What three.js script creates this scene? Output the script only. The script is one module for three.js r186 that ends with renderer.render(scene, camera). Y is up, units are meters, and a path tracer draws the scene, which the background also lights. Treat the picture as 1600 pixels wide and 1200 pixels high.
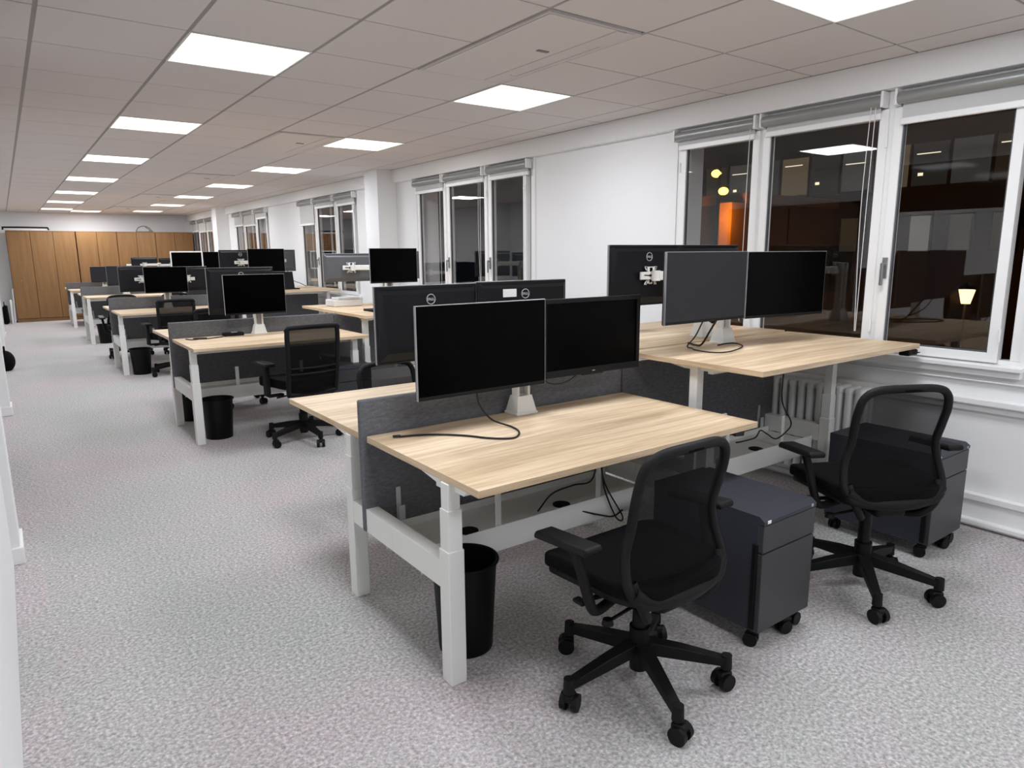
import * as THREE from 'three';
import { RoundedBoxGeometry } from 'three/addons/geometries/RoundedBoxGeometry.js';
import { ConvexGeometry } from 'three/addons/geometries/ConvexGeometry.js';
import { TextGeometry } from 'three/addons/geometries/TextGeometry.js';
import { FontLoader } from 'three/addons/loaders/FontLoader.js';
import { ImprovedNoise } from 'three/addons/math/ImprovedNoise.js';
import { mergeGeometries } from 'three/addons/utils/BufferGeometryUtils.js';
import { RectAreaLightUniformsLib } from 'three/addons/lights/RectAreaLightUniformsLib.js';

// ---------------------------------------------------------------- camera, sky, lamps, exposure
const scene = new THREE.Scene();
const camera = new THREE.PerspectiveCamera(58.5, 4 / 3, 0.05, 300);
camera.rotation.set(-0.1884, -0.6321, -0.0076, 'YXZ');
camera.position.set(0, 1.49, 0);
scene.background = new THREE.Color(0x06070a);                 // night sky
const renderer = new THREE.WebGLRenderer({ antialias: true });
renderer.toneMapping = THREE.LinearToneMapping;
renderer.toneMappingExposure = 1.38;
renderer.shadowMap.enabled = true;
RectAreaLightUniformsLib.init();
const PANEL_LIGHT = 13.5, PANEL_GLOW = 1.7;                     // ceiling panels: light, and what the eye sees of the diffuser
const LIGHT_COLOR = new THREE.Color().setRGB(0.92, 0.965, 1.06);
const LAMP_LIGHT = 7;                                        // street lamps, orange

// ---------------------------------------------------------------- helpers
let seed = 7;
const rnd = () => { seed = (seed * 1664525 + 1013904223) >>> 0; return seed / 4294967296; };
const rr = (a, b) => a + (b - a) * rnd();
const taken = new Map();
const numbered = (n) => { const k = taken.get(n) || 0; taken.set(n, k + 1); return k ? `${n}_${String(k).padStart(3, '0')}` : n; };
function tag(o, label, category, group) { o.userData = { label, category }; if (group) o.userData.group = group; return o; }
function thing(name, label, category, [x, y, z] = [0, 0, 0], turn = 0, group) {
  const o = new THREE.Group(); o.name = numbered(name); o.position.set(x, y, z); o.rotation.y = turn; scene.add(o);
  return tag(o, label, category, group);
}
function part(name, geo, mat, parent, label) {
  const m = new THREE.Mesh(Array.isArray(geo) ? merge(geo) : geo, mat); m.name = name; m.castShadow = m.receiveShadow = true; parent.add(m);
  if (label) m.userData.label = label;
  return m;
}
function solo(name, geo, mat, label, category, group) { const m = part(numbered(name), geo, mat, scene); return tag(m, label, category, group); }
function struct(name, geo, mat) { const m = part(name, geo, mat, scene); m.userData.kind = 'structure'; return m; }
function structGroup(name) { const g = new THREE.Group(); g.name = name; g.userData.kind = 'structure'; scene.add(g); return g; }
function dup(o, label, [x, y, z], turn = 0) {
  const c = o.clone(); c.name = numbered(o.name.replace(/_\d+$/, '')); c.userData = { ...o.userData, label }; c.position.set(x, y, z); c.rotation.y = turn; scene.add(c); return c;
}
function merge(list) {
  const gs = list.map((g) => { g = g.index ? g.toNonIndexed() : g.clone(); for (const k of Object.keys(g.attributes)) if (!['position', 'normal', 'uv'].includes(k)) g.deleteAttribute(k);
    if (!g.attributes.uv) g.setAttribute('uv', new THREE.BufferAttribute(new Float32Array(g.attributes.position.count * 2), 2)); g.morphAttributes = {}; return g; });
  return mergeGeometries(gs);
}
const rb = (w, h, d, x = 0, y = 0, z = 0, r = 0.004, seg = 2) => { const g = new RoundedBoxGeometry(w, h, d, seg, Math.min(r, w / 2.01, h / 2.01, d / 2.01)); g.translate(x, y, z); return g; };
const bx = (x0, x1, y0, y1, z0, z1) => { const g = new THREE.BoxGeometry(x1 - x0, y1 - y0, z1 - z0); g.translate((x0 + x1) / 2, (y0 + y1) / 2, (z0 + z1) / 2); return g; };
const rbx = (x0, x1, y0, y1, z0, z1, r = 0.004) => rb(x1 - x0, y1 - y0, z1 - z0, (x0 + x1) / 2, (y0 + y1) / 2, (z0 + z1) / 2, r);
const V = (p) => new THREE.Vector3(p[0], p[1], p[2]);
const tube = (pts, r, closed = false, seg = 40, rs = 8) => new THREE.TubeGeometry(new THREE.CatmullRomCurve3(pts.map(V), closed, 'catmullrom', 0.5), seg, r, rs, closed);
const cyl = (r0, r1, h, x = 0, y = 0, z = 0, n = 24, open = false) => { const g = new THREE.CylinderGeometry(r1, r0, h, n, 1, open); g.translate(x, y, z); return g; };
function bar(a, b, w, h, r = 0.003) {                               // straight beam of w by h between two points
  const A = V(a), B = V(b), L = A.distanceTo(B), g = rb(w, h, L, 0, 0, 0, r);
  const m = new THREE.Matrix4().lookAt(A, B, Math.abs(A.x - B.x) + Math.abs(A.z - B.z) < 1e-4 ? new THREE.Vector3(0, 0, 1) : new THREE.Vector3(0, 1, 0));
  m.setPosition(A.clone().add(B).multiplyScalar(0.5)); g.applyMatrix4(m); return g;
}
const hull = (pts) => new ConvexGeometry(pts.map(V));
function extrude(pts, depth, bevel = 0.002) {
  const s = new THREE.Shape(pts.map((p) => new THREE.Vector2(p[0], p[1])));
  const g = new THREE.ExtrudeGeometry(s, { depth: depth - 2 * bevel, bevelEnabled: bevel > 0, bevelThickness: bevel, bevelSize: bevel, bevelSegments: 1, curveSegments: 10 });
  g.translate(0, 0, bevel - depth / 2); return g;
}
function planar(g, sx, sz, ox = 0, oz = 0) {                        // uv in metres by the face's main direction
  g = g.index ? g.toNonIndexed() : g; const p = g.attributes.position, n = g.attributes.normal, uv = new Float32Array(p.count * 2);
  for (let i = 0; i < p.count; i++) {
    const ax = Math.abs(n.getX(i)), ay = Math.abs(n.getY(i)), az = Math.abs(n.getZ(i)); let u, v;
    if (ay >= ax && ay >= az) { u = p.getX(i); v = p.getZ(i); } else if (az >= ax) { u = p.getX(i); v = p.getY(i); } else { u = p.getZ(i); v = p.getY(i); }
    uv[2 * i] = u / sx + ox; uv[2 * i + 1] = v / sz + oz;
  }
  g.setAttribute('uv', new THREE.BufferAttribute(uv, 2)); return g;
}
const perlin = new ImprovedNoise();
const nz = (x, y, z = 0) => perlin.noise(x, y, z);
// noise that repeats at the texture's edge: blend of shifted copies
function dataTex(w, h, fn, srgb) {
  const d = new Uint8Array(w * h * 4);
  for (let j = 0; j < h; j++) for (let i = 0; i < w; i++) { const c = fn(i / w, j / h, i, j), k = 4 * (j * w + i); d[k] = c[0]; d[k + 1] = c[1]; d[k + 2] = c[2]; d[k + 3] = 255; }
  const t = new THREE.DataTexture(d, w, h); t.wrapS = t.wrapT = THREE.RepeatWrapping; t.magFilter = THREE.LinearFilter; t.minFilter = THREE.LinearMipmapLinearFilter; t.generateMipmaps = true;
  if (srgb) t.colorSpace = THREE.SRGBColorSpace; t.needsUpdate = true; return t;
}
const cl = (v) => Math.max(0, Math.min(255, v));

// ---------------------------------------------------------------- materials
const std = (color, roughness, extra = {}) => new THREE.MeshStandardMaterial({ color, roughness, metalness: 0, ...extra });
const woodTex = dataTex(1024, 2048, (u, v) => {                     // pale oak decor, grain along u (3.2 m by 1.8 m)
  const X = u * 3.2, Y = v * 1.8, w = nz(X * 1.3, Y * 3, 5) * 0.05;
  let s = 0.55 * nz(X * 1.1, (Y + w) * 16, 1) + 0.4 * nz(X * 2.5, (Y + w) * 48, 2) + 0.28 * nz(X * 6, Y * 150, 3);
  const pore = Math.max(0, nz(X * 14, Y * 420, 4) - 0.2) * 0.8, saw = 0.1 * nz(X * 60, Y * 9, 8) * Math.max(0, nz(X * 1.4, Y * 6, 9));
  s = s - pore + saw; const k = s;
  return [cl(218 + 48 * k), cl(193 + 51 * k), cl(159 + 54 * k)];
}, true);
const beechTex = dataTex(256, 1024, (u, v) => {                     // grain along v
  const s = 0.5 * nz(u * 9, v * 2, 1) + 0.5 * nz(u * 38, v * 4, 2) + 0.3 * nz(u * 120, v * 9, 3);
  return [cl(135 + 18 * s), cl(98 + 16 * s), cl(57 + 13 * s)];
}, true);
const carpetTex = dataTex(2048, 2048, (u, v, i, j) => {             // 4 m square of flecked loop pile
  const X = u * 4, Y = v * 4;
  const f = 0.62 * nz(X * 150, Y * 150, 1) + 0.75 * nz(X * 75, Y * 75, 2) + 0.3 * (rnd() - 0.5);
  const b = nz(X * 1.1, Y * 1.1, 3) + 0.5 * nz(X * 3.2, Y * 3.2, 4), c = 0.9 * nz(X * 45, Y * 45, 7);
  const base = 181 + 54 * f + 3 * b;
  return [cl(base + 3 + 4 * c + 6 * b), cl(base - 1 - 2 * c - 2 * b), cl(base - 3 + 2 * b)];
}, true);
const carpetBump = dataTex(1024, 1024, (u, v) => { const f = nz(u * 300, v * 300, 1) + nz(u * 150, v * 150, 2); const g = cl(128 + 95 * f); return [g, g, g]; });
const feltTex = dataTex(512, 512, (u, v) => { const s = 0.6 * nz(u * 26, v * 70, 1) + 0.5 * nz(u * 90, v * 160, 2) + 0.5 * (rnd() - 0.5); const g = 104 + 24 * s; return [cl(g - 1), cl(g), cl(g + 3)]; }, true);
const tileBump = dataTex(512, 512, (u, v) => { const f = nz(u * 120, v * 120, 1) * 0.6 + nz(u * 40, v * 40, 2) * 0.5; const g = cl(128 + 90 * f); return [g, g, g]; });
const M = {
  wood: std(0xffffff, 0.52, { map: woodTex }),
  beech: std(0xffffff, 0.5, { map: beechTex }),
  beechEdge: std(0x5a3f27, 0.6),
  white: std(0xebebe6, 0.4),
  whiteWin: std(0xf2f2f0, 0.32),
  steel: std(0xa3a5a6, 0.32, { metalness: 0.85 }),
  wall: std(0xf0f0ef, 0.85),
  tile: std(0xdcd5d2, 0.92, { bumpMap: tileBump, bumpScale: 0.0012 }),
  grid: std(0x9d9793, 0.6),
  slab: std(0x8d8a88, 0.9),
  carpet: std(0xffffff, 0.97, { map: carpetTex, bumpMap: carpetBump, bumpScale: 0.004 }),
  felt: std(0xffffff, 0.95, { map: feltTex }),
  black: new THREE.MeshPhysicalMaterial({ color: 0x0a0a0b, roughness: 0.5, specularIntensity: 0.5 }),
  blackSoft: new THREE.MeshPhysicalMaterial({ color: 0x070708, roughness: 0.9, specularIntensity: 0.3 }),
  blackRough: new THREE.MeshPhysicalMaterial({ color: 0x0b0b0c, roughness: 0.6, specularIntensity: 0.55 }),
  mesh: new THREE.MeshPhysicalMaterial({ color: 0x060607, roughness: 0.8, specularIntensity: 0.3, transparent: true, opacity: 0.83, side: THREE.DoubleSide }),
  meshDense: new THREE.MeshPhysicalMaterial({ color: 0x060607, roughness: 0.8, specularIntensity: 0.3, transparent: true, opacity: 0.9, side: THREE.DoubleSide }),
  screen: new THREE.MeshPhysicalMaterial({ color: 0x020202, roughness: 0.25, specularIntensity: 0.1 }),
  screenGrey: new THREE.MeshPhysicalMaterial({ color: 0x26262a, roughness: 0.6, specularIntensity: 0.5 }),
  shell: new THREE.MeshPhysicalMaterial({ color: 0x141519, roughness: 0.4, specularIntensity: 0.6 }),
  shellGrey: std(0x5b5d60, 0.5),
  silver: std(0xb9babc, 0.3, { metalness: 0.7 }),
  logo: std(0xc6c8ca, 0.35, { metalness: 0.3 }),
  paper: std(0xf3f2f0, 0.8),
  ped: std(0x2f313a, 0.5),
  pedFront: std(0x353638, 0.45),
  bin: new THREE.MeshPhysicalMaterial({ color: 0x060606, roughness: 0.45, specularIntensity: 0.4 }),
  blueBin: std(0x1d1d70, 0.5),
  radiator: std(0xf0f0ee, 0.42),
  blindTube: std(0x9b9d9b, 0.36, { metalness: 0.45 }),
  blindCloth: std(0xc9c9c7, 0.85),
  glass: new THREE.MeshPhysicalMaterial({ color: 0xffffff, roughness: 0, metalness: 0, transmission: 1, thickness: 0, ior: 1.5 }),
  darkGlass: std(0x0c0c0d, 0.08),
  door: std(0x6b4a33, 0.5),
  panelGlow: new THREE.MeshStandardMaterial({ color: 0xffffff, emissive: 0xfffaf2, emissiveIntensity: PANEL_GLOW, roughness: 0.6 }),
  cord: std(0x0b0a0a, 0.55),
  whiteCord: std(0xe0e0de, 0.5),
  clip: std(0xbfc3c3, 0.25),
  facade: std(0x3a3a3c, 0.85),
  asphalt: std(0x1c1c1e, 0.9),
  stone: std(0x6d6258, 0.85),
};
const glow = (c, i) => new THREE.MeshStandardMaterial({ color: 0x111111, emissive: c, emissiveIntensity: i, roughness: 0.8 });

// ---------------------------------------------------------------- the room
const CEIL = 2.527, XR = 4.15, XS = 4.09, ZB = -20.15, ZF = 2.4;
const colX = (n) => 0.6 * (0.4011 + n), rowZ = (c) => -3.695 - 0.6053 * c;
{
  const f = planar(bx(-0.75, 4.4, -0.12, 0, ZB - 0.2, ZF), 4, 4); struct('floor', f, M.carpet);
}
// window wall: pier, spandrel and lintel with real openings
const W0 = [-3.56, -7.6, -11.63, -15.66, -19.69], WLEN = 2.3;           // left (far) end of each window
const winSpans = W0.map((z) => [z, z + WLEN]);
{
  const g = []; const x0 = XR, x1 = XR + 0.3;
  g.push(bx(x0, x1, -0.1, 0.87, ZB - 0.2, ZF), bx(x0, x1, 2.372, 2.75, ZB - 0.2, ZF));
  let z = ZB - 0.2; for (const [a, b] of [...winSpans].reverse()) { g.push(bx(x0, x1, 0.87, 2.372, z, a)); z = b; }
  g.push(bx(x0, x1, 0.87, 2.372, z, ZF)); struct('wall_right', g, M.wall);
  struct('trim_1', [rbx(XS, XR, 2.372, CEIL + 0.02, ZB, ZF, 0.006)], M.wall);                                        // soffit box under the ceiling
  struct('trim_2', [rbx(4.095, XR, 0.675, 0.715, ZB, ZF, 0.01), rbx(4.12, XR, 0.64, 0.676, ZB, ZF, 0.006)], M.whiteWin);  // ledge rail
  struct('baseboard_right', [rbx(4.125, XR, 0.0, 0.15, ZB, ZF, 0.006), rbx(4.108, XR, 0.15, 0.19, ZB, ZF, 0.008), rbx(4.095, XR, 0.015, 0.05, ZB, ZF, 0.012)], M.whiteWin);
  struct('pillar_1', [rbx(3.89, XR, 0, CEIL + 0.01, -8.5, -8.12, 0.004), rbx(3.876, XR, 0, 0.1, -8.51, -8.108, 0.004)], M.wall);
  struct('pillar_2', [rbx(3.89, XR, 0, CEIL + 0.01, -16.55, -16.17, 0.004), rbx(3.876, XR, 0, 0.1, -16.56, -16.158, 0.004)], M.wall);
  struct('trim_3', [rbx(XS - 0.004, XS + 0.006, 2.372, CEIL, -5.165, -5.15, 0.002), rbx(XR - 0.014, XR + 0.004, 0.72, 2.372, -5.28, -5.262, 0.003)], M.whiteWin);
}
struct('wall_back', bx(-0.75, 4.45, -0.1, 2.75, ZB - 0.2, ZB), M.wall);
struct('wall_front', bx(-0.75, 4.45, -0.1, 2.75, ZF, ZF + 0.2), M.wall);
{
  // left side: a wall beside the camera, then pillars with recesses between them
  const PIL = [[-4.28, -4.0], [-8.28, -8.0], [-12.28, -12.0], [-16.28, -16.0]], g = [];
  g.push(bx(-0.75, -0.45, -0.1, 2.75, ZB - 0.2, ZF));
  const w = struct('wall_left', g, M.wall);
  part('wall_panel', rbx(-0.46, -0.12, 0, CEIL + 0.01, -4.01, ZF, 0.004), M.wall, w);
  for (const [a, b] of PIL) part('pillar', [rbx(-0.46, -0.085, 0, CEIL + 0.01, a, b, 0.004)], M.wall, w);
  struct('baseboard_left', PIL.map(([a, b]) => rbx(-0.46, -0.072, 0, 0.085, a - 0.012, b + 0.014, 0.004)), M.whiteWin);
  // transom glazing and white boards on the wall beside the camera, the doors in the first recess
  const wn = structGroup('window_6');
  part('window_frame', [rbx(-0.124, -0.095, 1.88, 1.92, -3.95, ZF - 0.1), rbx(-0.124, -0.095, 2.44, 2.48, -3.95, ZF - 0.1)], M.whiteWin, wn);
  for (let k = 0; k < 5; k++) part('pane', rbx(-0.122, -0.104, 1.92, 2.44, -3.95 + k * 1.24, -3.95 + k * 1.24 + 1.22, 0.002), M.darkGlass, wn);
  const d = structGroup('door_1'); part('door_leaf', rbx(-0.455, -0.41, 0.01, 2.05, -5.5, -4.62), M.door, d); part('door_leaf', rbx(-0.455, -0.41, 0.01, 2.05, -6.4, -5.52), M.door, d);
  part('door_frame', [rbx(-0.455, -0.395, 0, 2.1, -4.62, -4.55), rbx(-0.455, -0.395, 0, 2.1, -6.47, -6.4), rbx(-0.455, -0.395, 2.05, 2.1, -6.47, -4.55)], M.door, d);
  for (const z of [-5.43, -5.59]) part('door_handle', [bar([-0.41, 1.02, z], [-0.36, 1.02, z], 0.018, 0.018), bar([-0.365, 1.02, z - 0.06], [-0.365, 1.02, z + 0.06], 0.016, 0.02)], M.steel, d);
}
// suspended ceiling: slab, tee grid and tiles; lamps take the place of tiles
const lampCells = []; for (const c of [-8, -4, 0, 4, 8, 12, 16, 20, 24]) for (const n of [1, 4]) lampCells.push([n, c]);
lampCells.push([2, 25]);
const acCells = [-2, 4, 10, 16, 22];                                 // each cassette fills two tiles of column 3
{
  const ce = struct('ceiling', bx(-0.75, 4.45, CEIL + 0.09, CEIL + 0.25, ZB - 0.2, ZF), M.slab);
  const isLamp = new Set(lampCells.map((k) => k.join())); for (const c of acCells) { isLamp.add('3,' + c); isLamp.add('3,' + (c + 1)); }
  const edges = [-0.46]; for (let n = 0; n < 7; n++) edges.push(colX(n)); edges.push(XS + 0.01);       // columns -1 .. 6
  const far = [];
  const CMAX = 12, CEND = Math.ceil((-3.695 - ZB) / 0.6053);
  const shapes = new Map();
  for (let c = -10; c < CEND; c++) for (let e = 0; e < edges.length - 1; e++) {
    const n = e - 1; if (isLamp.has(n + ',' + c)) continue;
    const x0 = edges[e] + 0.009, x1 = edges[e + 1] - 0.009; let z1 = rowZ(c) - 0.006, z0 = rowZ(c + 1) + 0.006; if (z1 > ZF) z1 = ZF; if (z0 < ZB) z0 = ZB;
    if (z1 - z0 < 0.03) continue;
    if (c >= CMAX) { far.push(bx(x0, x1, CEIL, CEIL + 0.016, z0, z1)); continue; }
    const key = e + ':' + (z1 - z0).toFixed(3);
    if (!shapes.has(key)) shapes.set(key, planar(rbx(0, x1 - x0, 0, 0.016, 0, z1 - z0, 0.003), 0.6, 0.6));
    const t = part('tile', shapes.get(key), M.tile, ce); t.position.set(x0, CEIL, z0);
  }
  const ft = part('tile', far, M.tile, ce); ft.userData.kind = 'stuff';
  for (let n = 0; n < 7; n++) part('runner', rbx(colX(n) - 0.012, colX(n) + 0.012, CEIL + 0.003, CEIL + 0.03, ZB, ZF, 0.001), M.grid, ce);
  for (let c = -9; c <= CEND; c++) { const z = rowZ(c); if (z > ZB) part('cross_tee', rbx(-0.46, XS + 0.01, CEIL + 0.005, CEIL + 0.028, z - 0.008, z + 0.008, 0.001), M.grid, ce); }
  part('edge_angle', [bx(XS - 0.018, XS, CEIL - 0.001, CEIL + 0.02, ZB, ZF)], M.grid, ce);
}
// ceiling lamps
{
  let k = 0; const order = ['first', 'second', 'third', 'fourth', 'fifth', 'sixth', 'seventh', 'eighth', 'ninth'];
  const proto = [];
  for (const [n, c] of lampCells) {
    const x = (colX(n) + colX(n + 1)) / 2, z = (rowZ(c) + rowZ(c + 1)) / 2, idx = 6 - c / 4;        // counted from the wardrobes
    const lab = n === 2 ? 'square white ceiling light panel touching the wall above the wardrobes' : `square white ceiling light panel, ${order[idx]} from the wardrobes in the ${n === 1 ? 'aisle row' : 'window row'}`;
    let o;
    if (!proto.length) {
      o = thing('ceiling_light', lab, 'ceiling light', [x, CEIL, z], 0, 'square light panels in the ceiling');
      const w = 0.296, d = 0.299;
      part('frame', [rbx(-w, w, -0.004, 0.05, -d, -d + 0.01, 0.002), rbx(-w, w, -0.004, 0.05, d - 0.01, d, 0.002), rbx(-w, -w + 0.01, -0.004, 0.05, -d + 0.01, d - 0.01, 0.002), rbx(w - 0.01, w, -0.004, 0.05, -d + 0.01, d - 0.01, 0.002)], M.white, o);
      part('diffuser', rbx(-w + 0.009, w - 0.009, 0.0, 0.04, -d + 0.009, d - 0.009, 0.002), M.panelGlow, o);
      proto.push(o);
    } else o = dup(proto[0], lab, [x, CEIL, z]);
    const L = new THREE.RectAreaLight(LIGHT_COLOR, PANEL_LIGHT, 0.57, 0.57); L.position.set(x, CEIL - 0.008, z); L.lookAt(x, 0, z); L.name = 'panel_lamp'; scene.add(L);
    k++;
  }
}
// ceiling air units
{
  const names = ['nearest the camera end, over the first desk row', 'over the second desk row', 'over the third desk row', 'over the fourth desk row', 'next to the wardrobe wall'];
  acCells.forEach((c, i) => {
    const x0 = colX(3) + 0.012, x1 = colX(4) - 0.012, z1 = rowZ(c) - 0.02, z0 = rowZ(c + 2) + 0.02, zc = (z0 + z1) / 2, xc = (x0 + x1) / 2, w = (x1 - x0) / 2, d = (z1 - z0) / 2;
    const o = thing('ceiling_air_unit', ['long flat ceiling air panel, fifth from the wardrobes', 'flat ceiling air panel, fourth from the wardrobes', 'flat ceiling air panel, third from the wardrobes', 'flat ceiling air panel, second from the wardrobes', 'flat ceiling air panel, closest to the wardrobes'][i], 'air conditioner', [xc, CEIL, zc]);
    part('housing', [bx(-w, w, 0.012, 0.08, -d, d)], std(0x6b6765, 0.8), o);
    part('trim_frame', [rbx(-w, w, -0.006, 0.014, -d, -d + 0.02, 0.002), rbx(-w, w, -0.006, 0.014, d - 0.012, d, 0.002), rbx(-w, -w + 0.012, -0.006, 0.014, -d + 0.02, d - 0.012, 0.002), rbx(w - 0.03, w, -0.006, 0.014, -d + 0.02, d - 0.012, 0.002)], M.tile, o);
    part('intake_panel', rbx(-w + 0.016, w - 0.15, -0.008, 0.014, -d + 0.024, d - 0.017, 0.003), M.tile, o);
    part('front_strip', rbx(w - 0.147, w - 0.087, -0.01, 0.014, -d + 0.026, d - 0.02, 0.003), M.tile, o);
    part('louver', rbx(w - 0.082, w - 0.036, -0.006, 0.01, -d + 0.2, d - 0.26, 0.003), M.tile, o); part('filler_panel', rbx(w - 0.084, w - 0.032, -0.007, 0.014, -d + 0.024, -d + 0.196, 0.003), M.tile, o); part('filler_panel', rbx(w - 0.084, w - 0.032, -0.007, 0.014, d - 0.256, d - 0.017, 0.003), M.tile, o);
    part('receiver', rbx(w - 0.27, w - 0.2, -0.013, -0.006, 0.1, 0.125, 0.003), std(0x6f6b69, 0.4), o);
  });
}

// ---------------------------------------------------------------- windows, blinds
// stops measured from the far end of a window: jamb | leaf | mullion | leaf | mullion | leaf | jamb
const STOPS = [[0.09, 0.65], [0.78, 1.48], [1.61, 2.15]];
W0.forEach((zf, i) => {
  const g = structGroup('window_' + (i + 1)); const x = XR + 0.01, Y0 = 0.9, Y1 = 2.3;
  part('window_frame', [rbx(x, x + 0.07, Y0 + 0.02, Y1 - 0.03, zf, zf + 0.05), rbx(x, x + 0.07, Y0 + 0.02, Y1 - 0.03, zf + WLEN - 0.05, zf + WLEN), rbx(x, x + 0.07, Y1 - 0.03, 2.372, zf, zf + WLEN), rbx(x, x + 0.07, Y0 - 0.02, Y0 + 0.02, zf, zf + WLEN)], M.whiteWin, g);
  for (const m of [0.715, 1.545]) part('mullion', rbx(x - 0.005, x + 0.07, Y0, 2.372, zf + m - 0.03, zf + m + 0.03), M.whiteWin, g);
  STOPS.forEach(([a, b], k) => {
    const za = zf + a, zb = zf + b, y0 = 0.955, y1 = 2.225, f = 0.05, xs = XR - 0.012;
    const s = part('sash', [rbx(xs, xs + 0.06, y0 - 0.004, y1 + 0.004, za - f, za, 0.004), rbx(xs, xs + 0.06, y0 - 0.004, y1 + 0.004, zb, zb + f, 0.004), rbx(xs, xs + 0.06, y0 - f, y0, za - f, zb + f, 0.004), rbx(xs, xs + 0.06, y1, y1 + f, za - f, zb + f, 0.004)], M.whiteWin, g);
    part('glazing_bead', [bx(xs + 0.012, xs + 0.03, y0, y1, za, za + 0.008), bx(xs + 0.012, xs + 0.03, y0, y1, zb - 0.008, zb), bx(xs + 0.012, xs + 0.03, y0, y0 + 0.008, za, zb)], std(0x55575a, 0.6), s);
    part('pane', bx(xs + 0.02, xs + 0.026, y0 - 0.005, y1 + 0.005, za - 0.005, zb + 0.005), M.glass, s);
    if (k > 0) part('window_handle', [rbx(xs - 0.008, xs + 0.002, 1.33, 1.45, za - 0.04, za - 0.01, 0.003), bar([xs - 0.004, 1.41, za - 0.025], [xs - 0.035, 1.41, za - 0.025], 0.016, 0.016), rb(0.014, 0.13, 0.02, xs - 0.035, 1.355, za - 0.025, 0.006)], M.steel, s);
    for (const y of [1.05, 2.1]) part('hinge', cyl(0.007, 0.007, 0.07, xs - 0.004, y, k === 0 ? za - f : zb + f, 10), M.whiteWin, s);
  });
  part('window_sill', [rbx(4.085, XR + 0.08, 0.872, 0.897, zf - 0.03, zf + WLEN + 0.03, 0.005), rbx(4.11, XR, 0.835, 0.872, zf - 0.02, zf + WLEN + 0.02, 0.004), rbx(4.125, XR, 0.8, 0.808, zf - 0.08, zf + WLEN + 0.08, 0.002)], M.whiteWin, g);
});
{
  const ww = ['window nearest the camera', 'second window from the camera', 'third window from the camera', 'fourth window from the camera', 'window nearest the wardrobes'];
  const drops = [[0.0, 0.0, 0.045], [0.03, 0.0, 0.0], [0.26, 0.02, 0.03], [0.14, 0.16, 0.05], [0.14, 0.17, 0.17]];
  const spans = [[0.0, 0.71], [0.72, 1.53], [1.57, 2.29]], pos = ['far leaf', 'middle leaf', 'near leaf'];
  W0.forEach((zf, i) => spans.forEach(([a, b], k) => {
    const z0 = zf + a + 0.01, z1 = zf + b - 0.01, zc = (z0 + z1) / 2, L = z1 - z0, d = drops[i][k];
    const wide = d > 0.1 ? 'part lowered' : 'rolled up';
    const o = thing('roller_blind', `${wide} grey blind above the ${pos[k]}, ${['window with the white radiator', 'window behind the reading lamp', 'third window from the wardrobes', 'second window from the wardrobes', 'window next to the wardrobes'][i]}`, 'blind', [4.105, 2.315, zc]);
    const t = cyl(0.032, 0.032, L - 0.03, 0, 0, 0, 24); t.rotateX(Math.PI / 2); part('tube', t, M.blindTube, o);
    part('bracket', [rbx(-0.028, 0.045, -0.036, 0.05, -L / 2, -L / 2 + 0.014, 0.004)], M.whiteWin, o); part('bracket', [rbx(-0.028, 0.045, -0.036, 0.05, L / 2 - 0.016, L / 2, 0.004)], M.whiteWin, o);
    part('cloth', bx(0.02, 0.023, -0.06 - d, 0.0, -L / 2 + 0.03, L / 2 - 0.03), M.blindCloth, o);
    part('bottom_bar', rbx(0.008, 0.034, -0.095 - d, -0.06 - d, -L / 2 + 0.026, L / 2 - 0.026, 0.005), M.whiteWin, o);
    if (k < 2 || i > 0) part('cord', tube([[-0.01, 0.0, L / 2 - 0.045], [-0.012, -0.6, L / 2 - 0.05], [-0.008, -1.3, L / 2 - 0.055]], 0.0022, false, 12, 6), M.whiteCord, o);
    if (k === 1) part('cord', tube([[-0.014, 0.0, L / 2 - 0.07], [-0.018, -0.6, L / 2 - 0.078], [-0.01, -1.3, L / 2 - 0.06]], 0.0022, false, 12, 6), M.whiteCord, o);
  }));
}

// ---------------------------------------------------------------- radiator
{
  const o = thing('radiator', 'white column radiator under the window behind the two raised desks', 'radiator', [4.06, 0, -2.46]);
  const sec = merge([rb(0.044, 0.56, 0.042, -0.062, 0.4, 0, 0.018), rb(0.044, 0.56, 0.042, 0.0, 0.4, 0, 0.018), rb(0.044, 0.56, 0.042, 0.062, 0.4, 0, 0.018), rb(0.17, 0.05, 0.05, 0, 0.665, 0, 0.02), rb(0.17, 0.05, 0.05, 0, 0.135, 0, 0.02)]);
  for (let k = 0; k < 17; k++) { const s = part('section', sec, M.radiator, o); s.position.z = -0.5 + k * 0.061; }
  part('foot', [rb(0.13, 0.12, 0.03, 0, 0.06, -0.5)], M.radiator, o); part('foot', [rb(0.13, 0.12, 0.03, 0, 0.06, 0.476)], M.radiator, o);
  part('valve', [cyl(0.014, 0.014, 0.14, 0, 0.07, 0.545), cyl(0.02, 0.02, 0.06, 0, 0.15, 0.545), bar([0, 0.14, 0.5], [0, 0.14, 0.55], 0.02, 0.02)], M.steel, o);
}

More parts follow.
